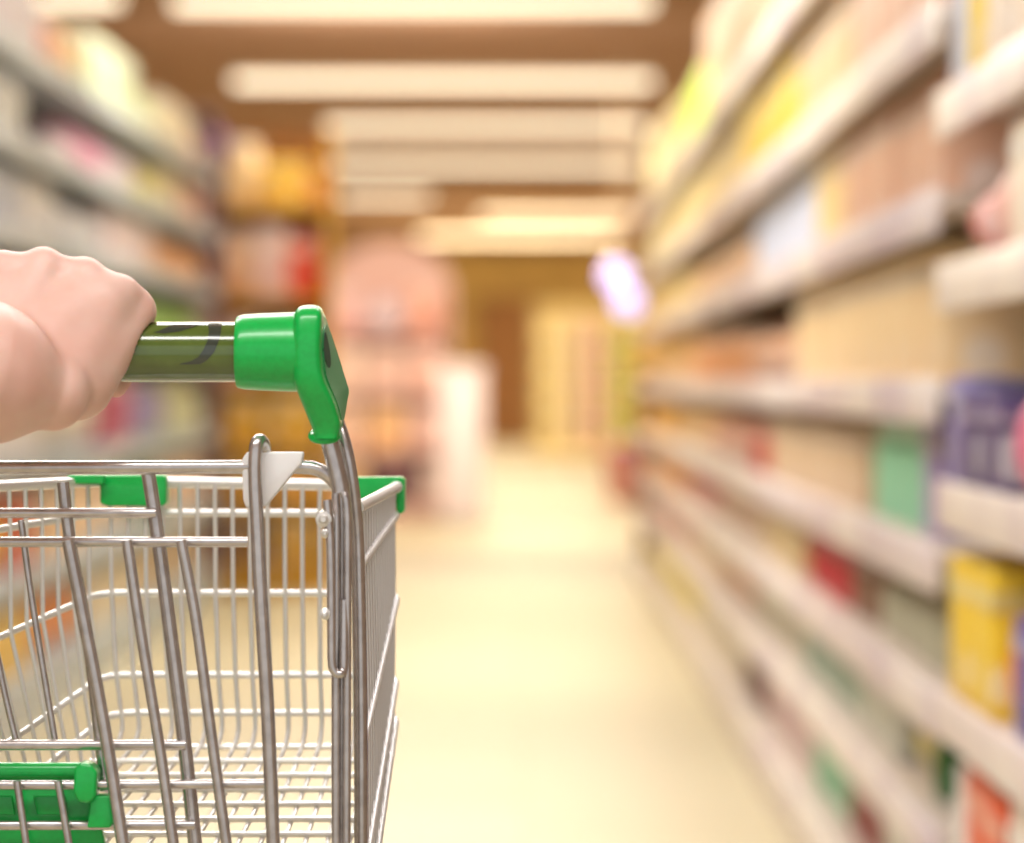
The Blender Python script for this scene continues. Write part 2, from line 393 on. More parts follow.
R8 = ['bottom shelf on the right', 'second shelf up on the right', 'third shelf up on the right', 'fourth shelf up on the right', 'shelf at handle height on the right', 'third shelf from the top on the right', 'second shelf from the top on the right', 'top shelf on the right']
def rh(i, lv, top): return (lv[i + 1] if i + 1 < len(lv) else top) - lv[i] - 0.05
R = {  # creams and yellows of the upper rows carry the golden haze in their colour
 7: [(644, 662, 'carton', (250, 232, 176), 'pale cream', .9), (662, 679, 'pack', (238, 214, 150), 'straw yellow', .8), (680, 704, 'bag', (196, 232, 70), 'bright lime', .95), (705, 735, 'carton', (244, 206, 170), 'peach', 1), (735, 800, 'box', (236, 196, 160), 'salmon beige', 1)],
 6: [(644, 668, 'jar', (250, 240, 196), 'ivory', .8), (668, 700, 'carton', (240, 218, 150), 'light straw', .85), (702, 738, 'pack', (232, 204, 128), 'wheat yellow', .8), (740, 800, 'carton', (244, 208, 70), 'bright yellow', .92), (802, 850, 'box', (240, 206, 160), 'buff', .9), (852, 938, 'carton', (232, 192, 170), 'dusty pink', .95)],
 5: [(645, 690, 'carton', (238, 210, 140), 'sand yellow', .8), (692, 748, 'bag', (238, 190, 140), 'apricot', .8), (754, 812, 'tub', (226, 234, 255), 'pale blue', .95), (817, 842, 'carton', (246, 216, 150), 'honey cream', .95), (844, 940, 'carton', (228, 182, 152), 'rose beige', .97)],
 4: [(645, 690, 'pouch', (236, 186, 110), 'amber', .7), (692, 740, 'jar', (226, 164, 116), 'tawny', .7), (742, 792, 'bag', (206, 148, 104), 'copper brown', .7), (796, 940, 'carton', (248, 220, 172), 'large cream', .97)],
 3: [(645, 668, 'pack', (244, 186, 70), 'orange yellow', .75), (670, 706, 'pouch', (240, 196, 130), 'light orange', .8), (708, 748, 'bag', (234, 170, 140), 'coral pink', .75), (750, 768, 'tin', (206, 80, 70), 'brick red', .6), (770, 860, 'carton', (226, 198, 162), 'beige', .8), (868, 922, 'tub', (168, 234, 198), 'mint green', .9), (924, 940, 'box', (162, 146, 196), 'lilac', .95)],
 2: [(645, 680, 'tin', (236, 166, 90), 'orange', .7), (682, 712, 'pouch', (216, 90, 76), 'tomato red', .7), (714, 760, 'bag', (232, 190, 150), 'pale tan', .75), (762, 800, 'pack', (222, 196, 140), 'khaki', .8), (804, 846, 'tin', (196, 56, 66), 'crimson', .72), (848, 872, 'jar', (150, 116, 96), 'umber', .7), (874, 940, 'bottle', (200, 200, 176), 'grey green', .85)],
 1: [(645, 690, 'pouch', (230, 112, 80), 'vermilion', .7), (692, 722, 'pack', (226, 200, 166), 'oatmeal', .8), (724, 752, 'bag', (232, 168, 106), 'melon orange', .8), (754, 800, 'pouch', (196, 190, 140), 'sage', .8), (802, 858, 'bottle', (170, 190, 172), 'teal grey', .85), (860, 900, 'carton', (204, 206, 190), 'stone grey', .8), (903, 926, 'bag', (224, 208, 30), 'acid yellow', .9), (928, 940, 'bottle', (34, 110, 50), 'dark green', .9)],
 0: [(650, 696, 'tub', (232, 214, 60), 'lemon yellow', .85), (698, 740, 'pack', (218, 206, 178), 'bone', .8), (742, 762, 'tin', (100, 60, 50), 'dark brown', .8), (764, 806, 'bag', (222, 176, 176), 'pale rose', .8), (808, 842, 'jar', (150, 204, 170), 'sea green', .8), (844, 880, 'tin', (150, 70, 70), 'maroon', .8), (882, 940, 'carton', (200, 200, 190), 'light grey', .8)],
}
for i, lst in R.items():
    for (a, b, kind, rgb, col, hf) in lst:
        run(a, b, 1, RLEV[i], rh(i, RLEV, 2.28), kind, rgb, col, R8[i], hfrac=hf, w=0.36 if a < 720 else 0.27)
N6 = ['bottom shelf of the nearest right-hand bay', 'second shelf up of the nearest right-hand bay', 'third shelf up of the nearest right-hand bay', 'fourth shelf up of the nearest right-hand bay', 'second shelf from the top of the nearest right-hand bay', 'top shelf of the nearest right-hand bay']
Nb = {
 5: [(946, 968, 'carton', (196, 200, 214), 'blue grey', .5), (970, 984, 'box', (238, 206, 60), 'golden yellow', .55), (988, 1215, 'carton', (236, 220, 200), 'parchment', .6)],
 4: [(960, 984, 'bag', (214, 130, 120), 'rosy red', .62), (986, 1000, 'pouch', (236, 190, 176), 'pale pink', .72), (1003, 1215, 'carton', (244, 232, 212), 'off-white', .86)],
 3: [(948, 962, 'box', (150, 140, 190), 'lavender', .6), (963, 1004, 'carton', (76, 54, 110), 'dark violet', .5), (1006, 1018, 'bag', (226, 120, 150), 'rose pink', .55), (1020, 1215, 'pouch', (190, 206, 90), 'yellow green', .6)],
 2: [(946, 996, 'pack', (246, 210, 50), 'sunny yellow', .82), (998, 1008, 'pouch', (240, 150, 60), 'tangerine', .6), (1010, 1215, 'carton', (90, 74, 160), 'indigo', .62)],
 1: [(946, 958, 'tub', (240, 236, 230), 'white', .8), (960, 1010, 'pack', (230, 90, 44), 'orange red', .85), (1013, 1215, 'box', (240, 226, 214), 'milk white', .9)],
 0: [(946, 1000, 'pouch', (238, 226, 120), 'pale yellow', .9), (1002, 1215, 'box', (214, 60, 40), 'scarlet', .9)],
}
for i, lst in Nb.items():
    for (a, b, kind, rgb, col, hf) in lst:
        run(a, b, 1, NLEV[i], rh(i, NLEV, 2.0), kind, rgb, col, N6[i], hfrac=hf, w=0.22, inset=0.004)
L7 = ['bottom shelf on the left', 'second shelf up on the left', 'third shelf up on the left', 'middle shelf on the left', 'third shelf from the top on the left', 'second shelf from the top on the left', 'top shelf on the left']
Lf = {
 6: [(-60, 40, 'carton', (214, 206, 216), 'lilac white', .9), (44, 60, 'bag', (222, 120, 96), 'coral red', .85), (62, 84, 'pouch', (232, 188, 130), 'light apricot', .9), (86, 134, 'carton', (206, 222, 186), 'pale green', 1), (136, 158, 'bottle', (190, 206, 140), 'pistachio', .8), (160, 192, 'pack', (232, 220, 186), 'cream white', .9), (194, 212, 'bag', (226, 180, 180), 'blush pink', .8)],
 5: [(-60, 24, 'carton', (206, 210, 208), 'silver grey', .8), (60, 76, 'bottle', (236, 226, 230), 'milky', .5), (78, 110, 'bag', (226, 150, 186), 'candy pink', .8), (112, 138, 'pouch', (214, 196, 206), 'mauve grey', .8), (140, 158, 'bag', (206, 200, 70), 'olive yellow', .7), (160, 180, 'jar', (236, 224, 190), 'vanilla', .9), (182, 212, 'pack', (216, 172, 160), 'rosewood pink', .8)],
 4: [(-60, 20, 'pack', (178, 188, 206), 'steel blue', .8), (24, 58, 'jar', (236, 236, 236), 'snow white', .85), (60, 104, 'pouch', (206, 206, 212), 'pearl grey', .8), (106, 150, 'carton', (222, 204, 210), 'pale mauve', .85), (152, 212, 'bag', (236, 172, 116), 'pumpkin orange', .85)],
 3: [(-60, 50, 'carton', (208, 212, 210), 'frost grey', .85), (52, 100, 'tub', (200, 214, 214), 'ice blue', .85), (102, 136, 'tin', (170, 140, 120), 'walnut', .6), (140, 198, 'bag', (150, 200, 100), 'leaf green', .85), (200, 212, 'box', (220, 200, 190), 'bisque', .8)],
 2: [(-60, 40, 'carton', (226, 220, 216), 'chalk white', .8), (44, 100, 'bag', (216, 202, 186), 'linen', .8), (102, 130, 'box', (170, 60, 100), 'raspberry', .9), (134, 170, 'pouch', (150, 140, 190), 'periwinkle', .8), (172, 212, 'bottle', (206, 210, 170), 'celery green', .85)],
 1: [(-60, 10, 'bag', (226, 190, 60), 'mustard yellow', .8), (12, 40, 'tin', (214, 96, 60), 'rust red', .8), (44, 90, 'carton', (236, 200, 160), 'peach cream', .8), (92, 140, 'pouch', (232, 210, 190), 'shell pink', .85), (142, 172, 'bottle', (120, 150, 140), 'grey teal', .8), (174, 212, 'tub', (240, 204, 176), 'nude pink', .8)],
 0: [(-60, 30, 'carton', (232, 190, 70), 'corn yellow', .8), (34, 84, 'bag', (236, 150, 90), 'carrot orange', .8), (86, 140, 'pack', (220, 206, 180), 'ecru', .8), (142, 212, 'tub', (206, 180, 150), 'fawn', .8)],
}
for i, lst in Lf.items():
    for (a, b, kind, rgb, col, hf) in lst:
        run(a, b, -1, LLEV[i], rh(i, LLEV, 2.24), kind, rgb, col, L7[i], hfrac=hf, w=0.3)

# ------------------------------------------------------------------ display stands on the open floor
def at(px, d): return (px - VX) / F * d
def stand(name, x0, x1, y0, dep, levels, height, label, mb, ms, arch=False, side_m=None):
    r = empty(name, ((x0 + x1) / 2, y0 + dep / 2, 0))
    bm = bmesh.new()
    if arch:
        n = 14; cx = (x0 + x1) / 2; hw = (x1 - x0) / 2
        prof = [(x0, 0), (x1, 0)] + [(cx + hw * math.cos(math.pi * k / n), height - hw * .75 + hw * .75 * math.sin(math.pi * k / n)) for k in range(n + 1)]
        a = [bm.verts.new((x, y0 + dep - .03, z)) for x, z in prof]; b = [bm.verts.new((x, y0 + dep, z)) for x, z in prof]
        bm.faces.new(a); bm.faces.new(b[::-1])
        for k in range(len(a)): bm.faces.new((a[k], b[k], b[(k + 1) % len(a)], a[(k + 1) % len(a)]))
        bmesh.ops.recalc_face_normals(bm, faces=bm.faces[:])
    else: add_box(bm, (x0, y0 + dep - .03, 0), (x1, y0 + dep, height))
    link('back_panel', bm, mb, r, smooth=False)
    hs = height - (0.35 if arch else 0)
    for si, xa in enumerate((x0, x1 - .02)):
        bm = bmesh.new(); add_box(bm, (xa, y0 + .02, 0), (xa + .02, y0 + dep - .03, hs)); link('side_panel', bm, side_m if side_m and si == 0 else ms, r, smooth=False)
    for z in levels:
        bm = bmesh.new(); add_box(bm, (x0 + .02, y0, z - .025), (x1 - .02, y0 + dep - .03, z), .003); link('shelf', bm, ms, r, smooth=False)
    bm = bmesh.new(); add_box(bm, (x0 + .02, y0 + .04, 0), (x1 - .02, y0 + dep - .03, levels[0] - .025)); link('plinth', bm, ms, r, smooth=False)
    tag(r, label, 'display stand'); return r

x0, x1 = at(217, 17.2), at(332, 17.2)
GL = [0.12, 0.42, 0.68, 1.0, 1.40, 1.83]
stand('display_stand', x0, x1, 17.0, 0.4, GL, 2.2, 'gold card display stand at the end of the left-hand shelving', M['brown'], M['goldbox'], side_m=M['purple'])
def on_stand(fx, z, kind, w, dp, h, rgb, colour, where, y=17.14):
    put(proto(kind, w, dp, h, rgb), kind, (at(fx, y), y, z + .0005), f'{colour} {kind} on the {where}', None, kind, math.pi / 2)
G = 'gold display stand beside the left-hand shelving'
for (fx, z, k, w_, dp, h, rgb, c) in [
    (240, 1.83, 'tub', .19, .19, .31, (250, 222, 170), 'cream top-shelf'), (286, 1.83, 'carton', .22, .16, .22, (252, 206, 70), 'bright yellow top-shelf'), (318, 1.83, 'pack', .07, .14, .16, (226, 140, 60), 'narrow orange top-shelf'),
    (238, 1.40, 'bag', .17, .12, .33, (240, 196, 160), 'peach second-shelf'), (272, 1.40, 'carton', .14, .14, .34, (240, 204, 206), 'pale pink second-shelf'), (304, 1.40, 'box', .15, .14, .30, (226, 70, 40), 'red second-shelf'),
    (240, 1.0, 'carton', .18, .14, .30, (238, 180, 150), 'salmon third-shelf'), (285, 1.0, 'bag', .2, .12, .28, (240, 190, 170), 'pink third-shelf'), (318, 1.0, 'pack', .08, .12, .28, (240, 150, 60), 'amber third-shelf'),
    (245, .68, 'carton', .2, .14, .25, (222, 170, 40), 'mustard fourth-shelf'), (296, .68, 'box', .24, .14, .26, (226, 176, 50), 'wide gold fourth-shelf'),
    (245, .42, 'carton', .22, .14, .2, (200, 150, 40), 'ochre fifth-shelf'), (298, .42, 'box', .2, .14, .2, (226, 166, 60), 'amber fifth-shelf'),
    (245, .12, 'carton', .22, .14, .24, (140, 100, 40), 'dark brown bottom-shelf'), (298, .12, 'carton', .2, .14, .24, (206, 160, 60), 'tan bottom-shelf')]:
    on_stand(fx, z, k, w_, dp, h, rgb, c, G)

PD = 26.0; x0, x1 = at(322, PD), at(452, PD)
PL = [0.12, 0.5, 0.92, 1.34]
stand('display_stand', x0, x1, PD, 0.5, PL, 2.03, 'peach arched display stand in the aisle, beyond the trolley', M['peach'], M['peach'], arch=True)
Q = 'peach arched display stand'
for (fx, z, k, w_, dp, h, rgb, c) in [
    (345, 1.34, 'bag', .26, .2, .34, (236, 190, 190), 'rose top-row'), (385, 1.34, 'ball', .27, .27, .27, (226, 206, 222), 'lilac top-row'), (424, 1.34, 'bag', .24, .2, .38, (240, 180, 160), 'coral top-row'),
    (346, .92, 'carton', .28, .2, .34, (240, 204, 186), 'apricot second-row'), (387, .92, 'carton', .24, .2, .32, (236, 194, 180), 'tan pink second-row'), (426, .92, 'box', .24, .2, .34, (240, 190, 176), 'light coral second-row'),
    (345, .5, 'carton', .26, .2, .33, (240, 196, 170), 'orange peach third-row'), (388, .5, 'box', .26, .2, .32, (240, 186, 130), 'amber third-row'), (426, .5, 'carton', .22, .2, .3, (236, 190, 180), 'blush third-row'),
    (346, .12, 'carton', .28, .2, .3, (236, 190, 140), 'sand bottom-row'), (396, .12, 'carton', .28, .2, .32, (104, 50, 60), 'dark maroon bottom-row'), (432, .12, 'box', .14, .2, .28, (236, 210, 200), 'pale bottom-row')]:
    on_stand(fx, z, k, w_, dp, h, rgb, c, Q, PD + .16)

# pale pedestal bin
d = 25.2; xa, xb = at(440, d), at(484, d)
r = empty('display_pedestal', ((xa + xb) / 2, d + .16, 0))
bm = bmesh.new(); add_box(bm, (xa, d, .05), (xb, d + .32, 1.05), .006); link('pedestal_body', bm, M['palelilac'], r)
bm = bmesh.new(); add_box(bm, (xa + .02, d + .02, 0), (xb - .02, d + .3, .05)); link('pedestal_base', bm, M['paleblue'], r)
bm = bmesh.new(); add_box(bm, (xa - .012, d - .012, 1.05), (xb + .012, d + .332, 1.12), .008); link('pedestal_rim', bm, M['palelilac'], r)
tag(r, 'pale lilac white pedestal bin standing right of the peach display stand', 'display pedestal')

# far cabinet of cream goods
FD = 50.0; x0, x1 = at(533, FD), at(655, FD)
FL = [0.15, 0.6, 1.05, 1.5]
stand('display_stand', x0, x1, FD, 0.5, FL, 2.1, 'cream shelf cabinet near the back wall right of the brown door', mat('cream_card', (240, 216, 150), 0.7), mat('cream_shelf', (236, 210, 150), 0.6))
FW = 'cream cabinet by the back wall'
for j, z in enumerate(FL):
    for k, (fx, rgb, c) in enumerate([(548, (246, 226, 160), 'cream'), (572, (240, 214, 180), 'peach'), (597, (236, 190, 180), 'pink'), (620, (206, 210, 100), 'lime'), (643, (236, 190, 90), 'orange')]):
        on_stand(fx, z, 'carton', .27, .2, .34, rgb, c, ['bottom', 'second', 'third', 'top'][j] + ' shelf of the ' + FW, FD + .16)

# small red bin by the end of the right-hand shelving
d = 30.0; r = empty('dump_bin', (at(627, d), d, 0))
bm = bmesh.new(); add_lathe(bm, [(.13, 0), (.15, .02), (.19, .42), (.205, .43), (.205, .46), (.17, .46), (.14, .1)], (at(627, d), d, 0)); link('bin_body', bm, mat('dull_red', (206, 136, 130), .5), r)
bm = bmesh.new(); add_lathe(bm, [(.168, .40), (.16, .44), (.1, .48), (.02, .5)], (at(627, d), d, 0)); link('bin_contents', bm, mat('violet_goods', (150, 120, 190), .6), r)
tag(r, 'small red round bin on the floor past the end of the right-hand shelving', 'bin')

# two lilac globe lamps hanging past the right-hand shelves
for (px, py, d, rr, lab) in ((616, 276, 24.0, 0.092, 'upper of the two glowing lilac globe lamps beside the right-hand shelving'), (628, 302, 24.4, 0.092, 'lower of the two glowing lilac globe lamps beside the right-hand shelving')):
    c = P(px, py, d); r = empty('globe_lamp', c)
    bm = bmesh.new(); add_lathe(bm, [(max(.004, rr * math.sin(math.pi * i / 14)), -rr * math.cos(math.pi * i / 14)) for i in range(15)], c); link('lamp_globe', bm, M['lilac'], r)
    bm = bmesh.new(); add_lathe(bm, [(.035, rr * .92), (.035, rr + .05), (.012, rr + .07)], c, seg=12); link('lamp_cap', bm, M['fixture'], r)
    bm = bmesh.new(); add_tube(bm, [c + Vector((0, 0, rr + .06)), Vector((c.x, c.y, CEIL))], .004, 6); link('lamp_cord', bm, M['fixture'], r)
    tag(r, lab, 'hanging lamp', 'lilac globe lamps')
# ------------------------------------------------------------------ shopping trolley
cart = empty('shopping_cart', (XC, 2.15, 0))
tag(cart, 'wire shopping trolley with green handle ends in the front left of the aisle', 'shopping trolley')
DN, DF = 2.03, 2.26
def q(px, py, d=2.0): return P(px, py, d)

# handle tube with its dark print
hx0, hx1 = 2 * XC - P(280, 352, 2).x, P(280, 352, 2).x
hz = P(0, 352, 2).z
bm = bmesh.new(); n = 40
add_tube(bm, [(hx0 + (hx1 - hx0) * i / n, 2.0, hz) for i in range(n + 1)], 30 * U, 40)
handle = link('handle', bm, M['olive'], cart)
def wrap(bm, poly, r):
    vs = []
    for (px, py) in poly:
        a = math.asin(max(-1, min(1, (py - 352) / 30.0)))
        x = P(px, 352, 2).x
        vs.append(bm.verts.new((x, 2.0 - r * math.cos(a), hz - r * math.sin(a))))
    return vs
def strip_mark(pairs):
    """pairs of (left, right) outline points following the print from top to bottom."""
    bm = bmesh.new(); rows = []
    fine = []
    for i in range(len(pairs) - 1):
        for k in range(5):
            t = k / 5; (a, b), (c, e) = pairs[i], pairs[i + 1]
            fine.append(((a[0] + (c[0] - a[0]) * t, a[1] + (c[1] - a[1]) * t), (b[0] + (e[0] - b[0]) * t, b[1] + (e[1] - b[1]) * t)))
    fine.append(pairs[-1])
    for (a, b) in fine:
        rows.append(wrap(bm, [(a[0] + (b[0] - a[0]) * j / 4, a[1] + (b[1] - a[1]) * j / 4) for j in range(5)], 30 * U + .00025))
    for a, b in zip(rows, rows[1:]):
        for j in range(4): bm.faces.new((a[j], a[j + 1], b[j + 1], b[j]))
    bmesh.ops.recalc_face_normals(bm, faces=bm.faces[:])
    return bm
m1 = strip_mark([((209, 324), (223, 324)), ((211, 332), (223, 333)), ((210, 341), (221, 342)), ((206, 350), (217, 352)), ((201, 357), (210, 360)), ((194, 361), (203, 364)), ((184, 363.4), (192, 364.5)), ((182, 364), (183, 364.6))])
link('printed_mark', m1, M['print_'], handle)
m2 = strip_mark([((176, 324), (204, 324)), ((170, 327), (194, 328)), ((162, 331), (182, 332)), ((156, 333), (166, 334))])
link('printed_mark', m2, M['print_'], handle)

# green handle ends
def ring_poly(corners, rads, seg=6):
    out = []; n = len(corners)
    for i in range(n):
        p0, p1, p2 = Vector(corners[i - 1]), Vector(corners[i]), Vector(corners[(i + 1) % n])
        a, b = (p0 - p1), (p2 - p1)
        r = min(rads[i], a.length * .48, b.length * .48)
        s, e = p1 + a.normalized() * r, p1 + b.normalized() * r
        for k in range(seg + 1):
            t = k / seg; out.append(s * (1 - t) ** 2 + p1 * 2 * t * (1 - t) + e * t * t)
    return out
CAP = [  # py, left, front edge, plate edge, near w, plate start w, far w
 (305.0, 306, 312, 314, -8, -3, 12), (305.8, 301.5, 315.5, 318, -18, -9, 22), (308, 297.3, 318.8, 321.5, -27, -16, 30), (313, 294, 321, 324, -34, -18, 38), (320, 292.4, 321.5, 327, -38, -20, 44),
 (335, 291.6, 320.8, 331.8, -42, -22, 50), (352, 291.6, 320.6, 337.4, -43, -22, 56), (371, 292.4, 322.0, 343.6, -42, -22, 62), (382, 293.6, 325, 347.0, -40, -20, 66), (391, 296.2, 329, 349.6, -37, -18, 68),
 (400, 299.8, 333, 348, -33, -15, 62), (412, 304.6, 337, 346, -27, -10, 50), (425, 309.6, 340, 343.5, -21, -6, 34), (433, 312, 338.5, 341, -18, -4, 26), (438.5, 312.5, 337.5, 340, -17, -4, 24)]
def cap_rows(n=5):
    out = []
    for i in range(len(CAP) - 1):
        a = CAP[max(i - 1, 0)]; b = CAP[i]; c = CAP[i + 1]; d = CAP[min(i + 2, len(CAP) - 1)]
        for k in range(n):
            t = k / n
            out.append(tuple(0.5 * (2 * b[j] + (c[j] - a[j]) * t + (2 * a[j] - 5 * b[j] + 4 * c[j] - d[j]) * t * t + (-a[j] + 3 * b[j] - 3 * c[j] + d[j]) * t ** 3) for j in range(7)))
    out.append(CAP[-1]); return out
def cap_bm():
    bm = bmesh.new(); rings = []
    for (py, l, f, rr, wn, ws, wf) in cap_rows():
        ring = ring_poly([(l, wn), (f, wn), (f + 0.8, ws), (rr, wf), (l + 5, wf)], [14, 13, 4, 3, 8])
        rings.append([P(x, py, 2 + w_ * U) for x, w_ in ring])
    add_loft(bm, rings)
    return bm
def collar_bm():
    bm = bmesh.new(); xs = P(236.5, 352, 2).x; xe = P(298, 352, 2).x; L = xe - xs
    prof = [(31 * U, 0.002), (34.5 * U, 0.0), (36 * U, 0.001), (37.4 * U, 0.004), (38.5 * U, L * .35), (39.8 * U, L * .9), (39.8 * U, L)]
    add_lathe(bm, [(r_, xs + h_) for r_, h_ in prof], (0, 2.0, hz), axis='X', seg=40)
    bmesh.ops.recalc_face_normals(bm, faces=bm.faces[:])
    return bm
def lip_bm():
    bm = bmesh.new(); c = P(324.5, 435.5, 2.001); prof = []
    for k in range(9):
        a = -math.pi / 2 + math.pi * k / 8; prof.append(((11.5 + 5 * math.cos(a)) * U, 5 * math.sin(a) * U))
    add_lathe(bm, prof, c, seg=28); bmesh.ops.recalc_face_normals(bm, faces=bm.faces[:])
    for v in bm.verts: v.co.z += (v.co.y - 2.001) * .3
    return bm
def flank(py):
    for a, b in zip(CAP, CAP[1:]):
        if a[0] <= py <= b[0]:
            t = (py - a[0]) / (b[0] - a[0]); v = [a[i] + (b[i] - a[i]) * t for i in range(7)]
            return v
def plate_pt(py, t, lift=0.8):
    v = flank(py); x = (v[2] + .8) + (v[3] - v[2] - .8) * t; w_ = v[5] + (v[6] - v[5]) * t
    p = P(x, py, 2 + w_ * U); return p + Vector((lift * U * .97, -lift * U * .25, 0))
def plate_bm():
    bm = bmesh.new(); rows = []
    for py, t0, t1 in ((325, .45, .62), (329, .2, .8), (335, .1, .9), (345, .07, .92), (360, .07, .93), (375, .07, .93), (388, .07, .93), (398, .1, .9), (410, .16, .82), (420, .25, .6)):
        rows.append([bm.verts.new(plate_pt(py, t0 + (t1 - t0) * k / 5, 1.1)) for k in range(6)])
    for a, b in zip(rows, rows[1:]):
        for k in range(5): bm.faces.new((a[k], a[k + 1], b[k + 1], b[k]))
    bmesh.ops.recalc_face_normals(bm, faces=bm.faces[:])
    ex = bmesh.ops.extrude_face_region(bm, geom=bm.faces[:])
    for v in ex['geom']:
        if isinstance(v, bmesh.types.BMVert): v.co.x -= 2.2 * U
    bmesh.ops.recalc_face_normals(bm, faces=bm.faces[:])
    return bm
def hole_disc_bm():  # dark disc laid on the plate; the hole's shade is its colour
    bm = bmesh.new(); vs = []
    for k in range(24):
        a = 2 * math.pi * k / 24
        vs.append(bm.verts.new(plate_pt(350 + 18 * math.sin(a), .26 + .19 * math.cos(a), 1.6)))
    f = bm.faces.new(vs); ex = bmesh.ops.extrude_face_region(bm, geom=[f])
    for v in ex['geom']:
        if isinstance(v, bmesh.types.BMVert): v.co.x -= 2 * U
    bmesh.ops.recalc_face_normals(bm, faces=bm.faces[:])
    return bm
for mir in (False, True):
    fx = mirrored if mir else (lambda b: b)
    e = link('handle_end', fx(cap_bm()), M['green'], cart, angle=50)
    link('collar', fx(collar_bm()), M['green'], e); link('lower_lip', fx(lip_bm()), M['green'], e)
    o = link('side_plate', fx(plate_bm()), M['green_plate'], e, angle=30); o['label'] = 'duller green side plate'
    o = link('hole_shade_disc', fx(hole_disc_bm()), M['green_dark'], e); o['label'] = 'dark oval disc painted as a shaded hole'

# upright tubes carrying the handle
ZB = 0.16
def upright_bm():
    bm = bmesh.new()
    def down(px, d): x = P(px, 860, d).x; return [Vector((x, d + .01, 0.45)), Vector((x, d + .03, ZB))]
    add_tube(bm, smooth_path([q(324, 420), q(329, 440), q(335, 464), q(340.5, 490), q(342, 520), q(342, 600), q(341.5, 860)] + down(341.5, 2.0)), 9 * U, 16)
    add_tube(bm, smooth_path([q(334, 412, 2.02), q(343.5, 440, 2.014), q(350, 470, 2.012), q(355, 510, 2.014), q(358, 560, 2.016), q(360.5, 700, 2.016), q(361, 860, 2.016)] + down(361, 2.016)), 7 * U, 16)
    add_tube(bm, smooth_path([q(343, 492, 1.991), q(346.5, 505, 1.990), q(347.5, 560, 1.990), q(346.5, 860, 1.990)]), 4.2 * U, 12)
    add_tube(bm, smooth_path([q(336, 494, 1.996), q(336, 560, 1.991), q(336, 860, 1.991)]), 4.6 * U, 12)
    return bm
def hook_bm():
    bm = bmesh.new()
    add_tube(bm, smooth_path([q(327, 500, 1.985), q(329.5, 530, 1.984), q(331, 570, 1.984), q(331.5, 640, 1.984), q(332, 664, 1.984), q(335, 672, 1.984), q(340, 674, 1.984), q(343.5, 668, 1.986), q(344, 640, 1.988), q(344, 600, 1.99)]), 4.4 * U, 12)
    return bm
def bolt_bm(px, py, r):
    bm = bmesh.new(); c = q(px, py, 1.985)
    add_lathe(bm, [(r * U, .006), (r * U, -.001), (r * .9 * U, -.003), (r * .55 * U, -.0035), (r * .55 * U, -.006), (r * .3 * U, -.0075)], c, axis='Y', seg=14)
    bmesh.ops.recalc_face_normals(bm, faces=bm.faces[:]); return bm
for mir in (False, True):
    fx = mirrored if mir else (lambda b: b)
    u_ = link('upright_tube', fx(upright_bm()), M['chrome'], cart)
    link('hook_rod', fx(hook_bm()), M['chrome'], u_)
    for (a, b, c_) in ((324, 519, 8.5), (325.5, 533, 5), (325.5, 614, 6)):
        link('bolt', fx(bolt_bm(a, b, c_)), M['wire'], u_)

# basket: rows (far py, far left px, far right px, near z, near left px, near right px, wire radius)
ROWS = [(481, 98, 399, .934, -240, 358, .0035), (513, 99, 398, .895, -238, 359, .0024), (593, 100, 398, .797, -238, 364, .0022), (675, 105, 397, .725, -173, 365, .0022), (713, 110, 397, .690, -150, 366, .0022)]
def nearpt(px, z): return Vector(((px - VX) / F * DN, DN, z))
RW = []
for (fy, xl, xr, zn, nl, nr, rad) in ROWS:
    RW.append(dict(fl=P(xl, fy, DF), fr=P(xr, fy, DF), nl=nearpt(nl, zn), nr=nearpt(nr, zn), r=rad))
RW[0]['fr'] = P(399, 486, DF); RW[0]['nr'] = nearpt(358, .9295)
FLOOR = dict(fl=P(113, 741, DF), fr=P(396, 741, DF), nl=nearpt(-142, .672), nr=nearpt(366, .672))
def lerp(a, b, t): return a + (b - a) * t
# front (far) panel: rows round their corners, then the uprights
bm = bmesh.new(); CR = .014
for R_ in RW:
    tl = (R_['nl'] - R_['fl']).normalized(); tr = (R_['nr'] - R_['fr']).normalized(); ax = (R_['fr'] - R_['fl']).normalized()
    a0, a1 = R_['fl'] + tl * CR, R_['fl'] + ax * CR; b0, b1 = R_['fr'] - ax * CR, R_['fr'] + tr * CR
    arcL = [a0 * (1 - t) ** 2 + R_['fl'] * 2 * t * (1 - t) + a1 * t * t for t in [k / 6 for k in range(7)]]
    arcR = [b0 * (1 - t) ** 2 + R_['fr'] * 2 * t * (1 - t) + b1 * t * t for t in [k / 6 for k in range(7)]]
    add_tube(bm, arcL + arcR, R_['r'] * 1.05, 10)
NV = 17
for k in range(NV):
    t = (k + .7) / (NV + .2)
    pts = [lerp(R_['fl'], R_['fr'], t) + Vector((0, -.0025, 0)) for R_ in RW]
    fl = lerp(FLOOR['fl'], FLOOR['fr'], t); nn = lerp(lerp(FLOOR['fl'], FLOOR['fr'], t), lerp(FLOOR['nl'], FLOOR['nr'], t), .1)
    a, b, c = lerp(pts[-1], fl, .3), fl, nn
    pts += [a * (1 - s) ** 2 + b * 2 * s * (1 - s) + c * s * s for s in (0, .2, .4, .6, .8, 1)]
    add_tube(bm, pts, .00145, 8)
link('basket_front', bm, M['wire'], cart)
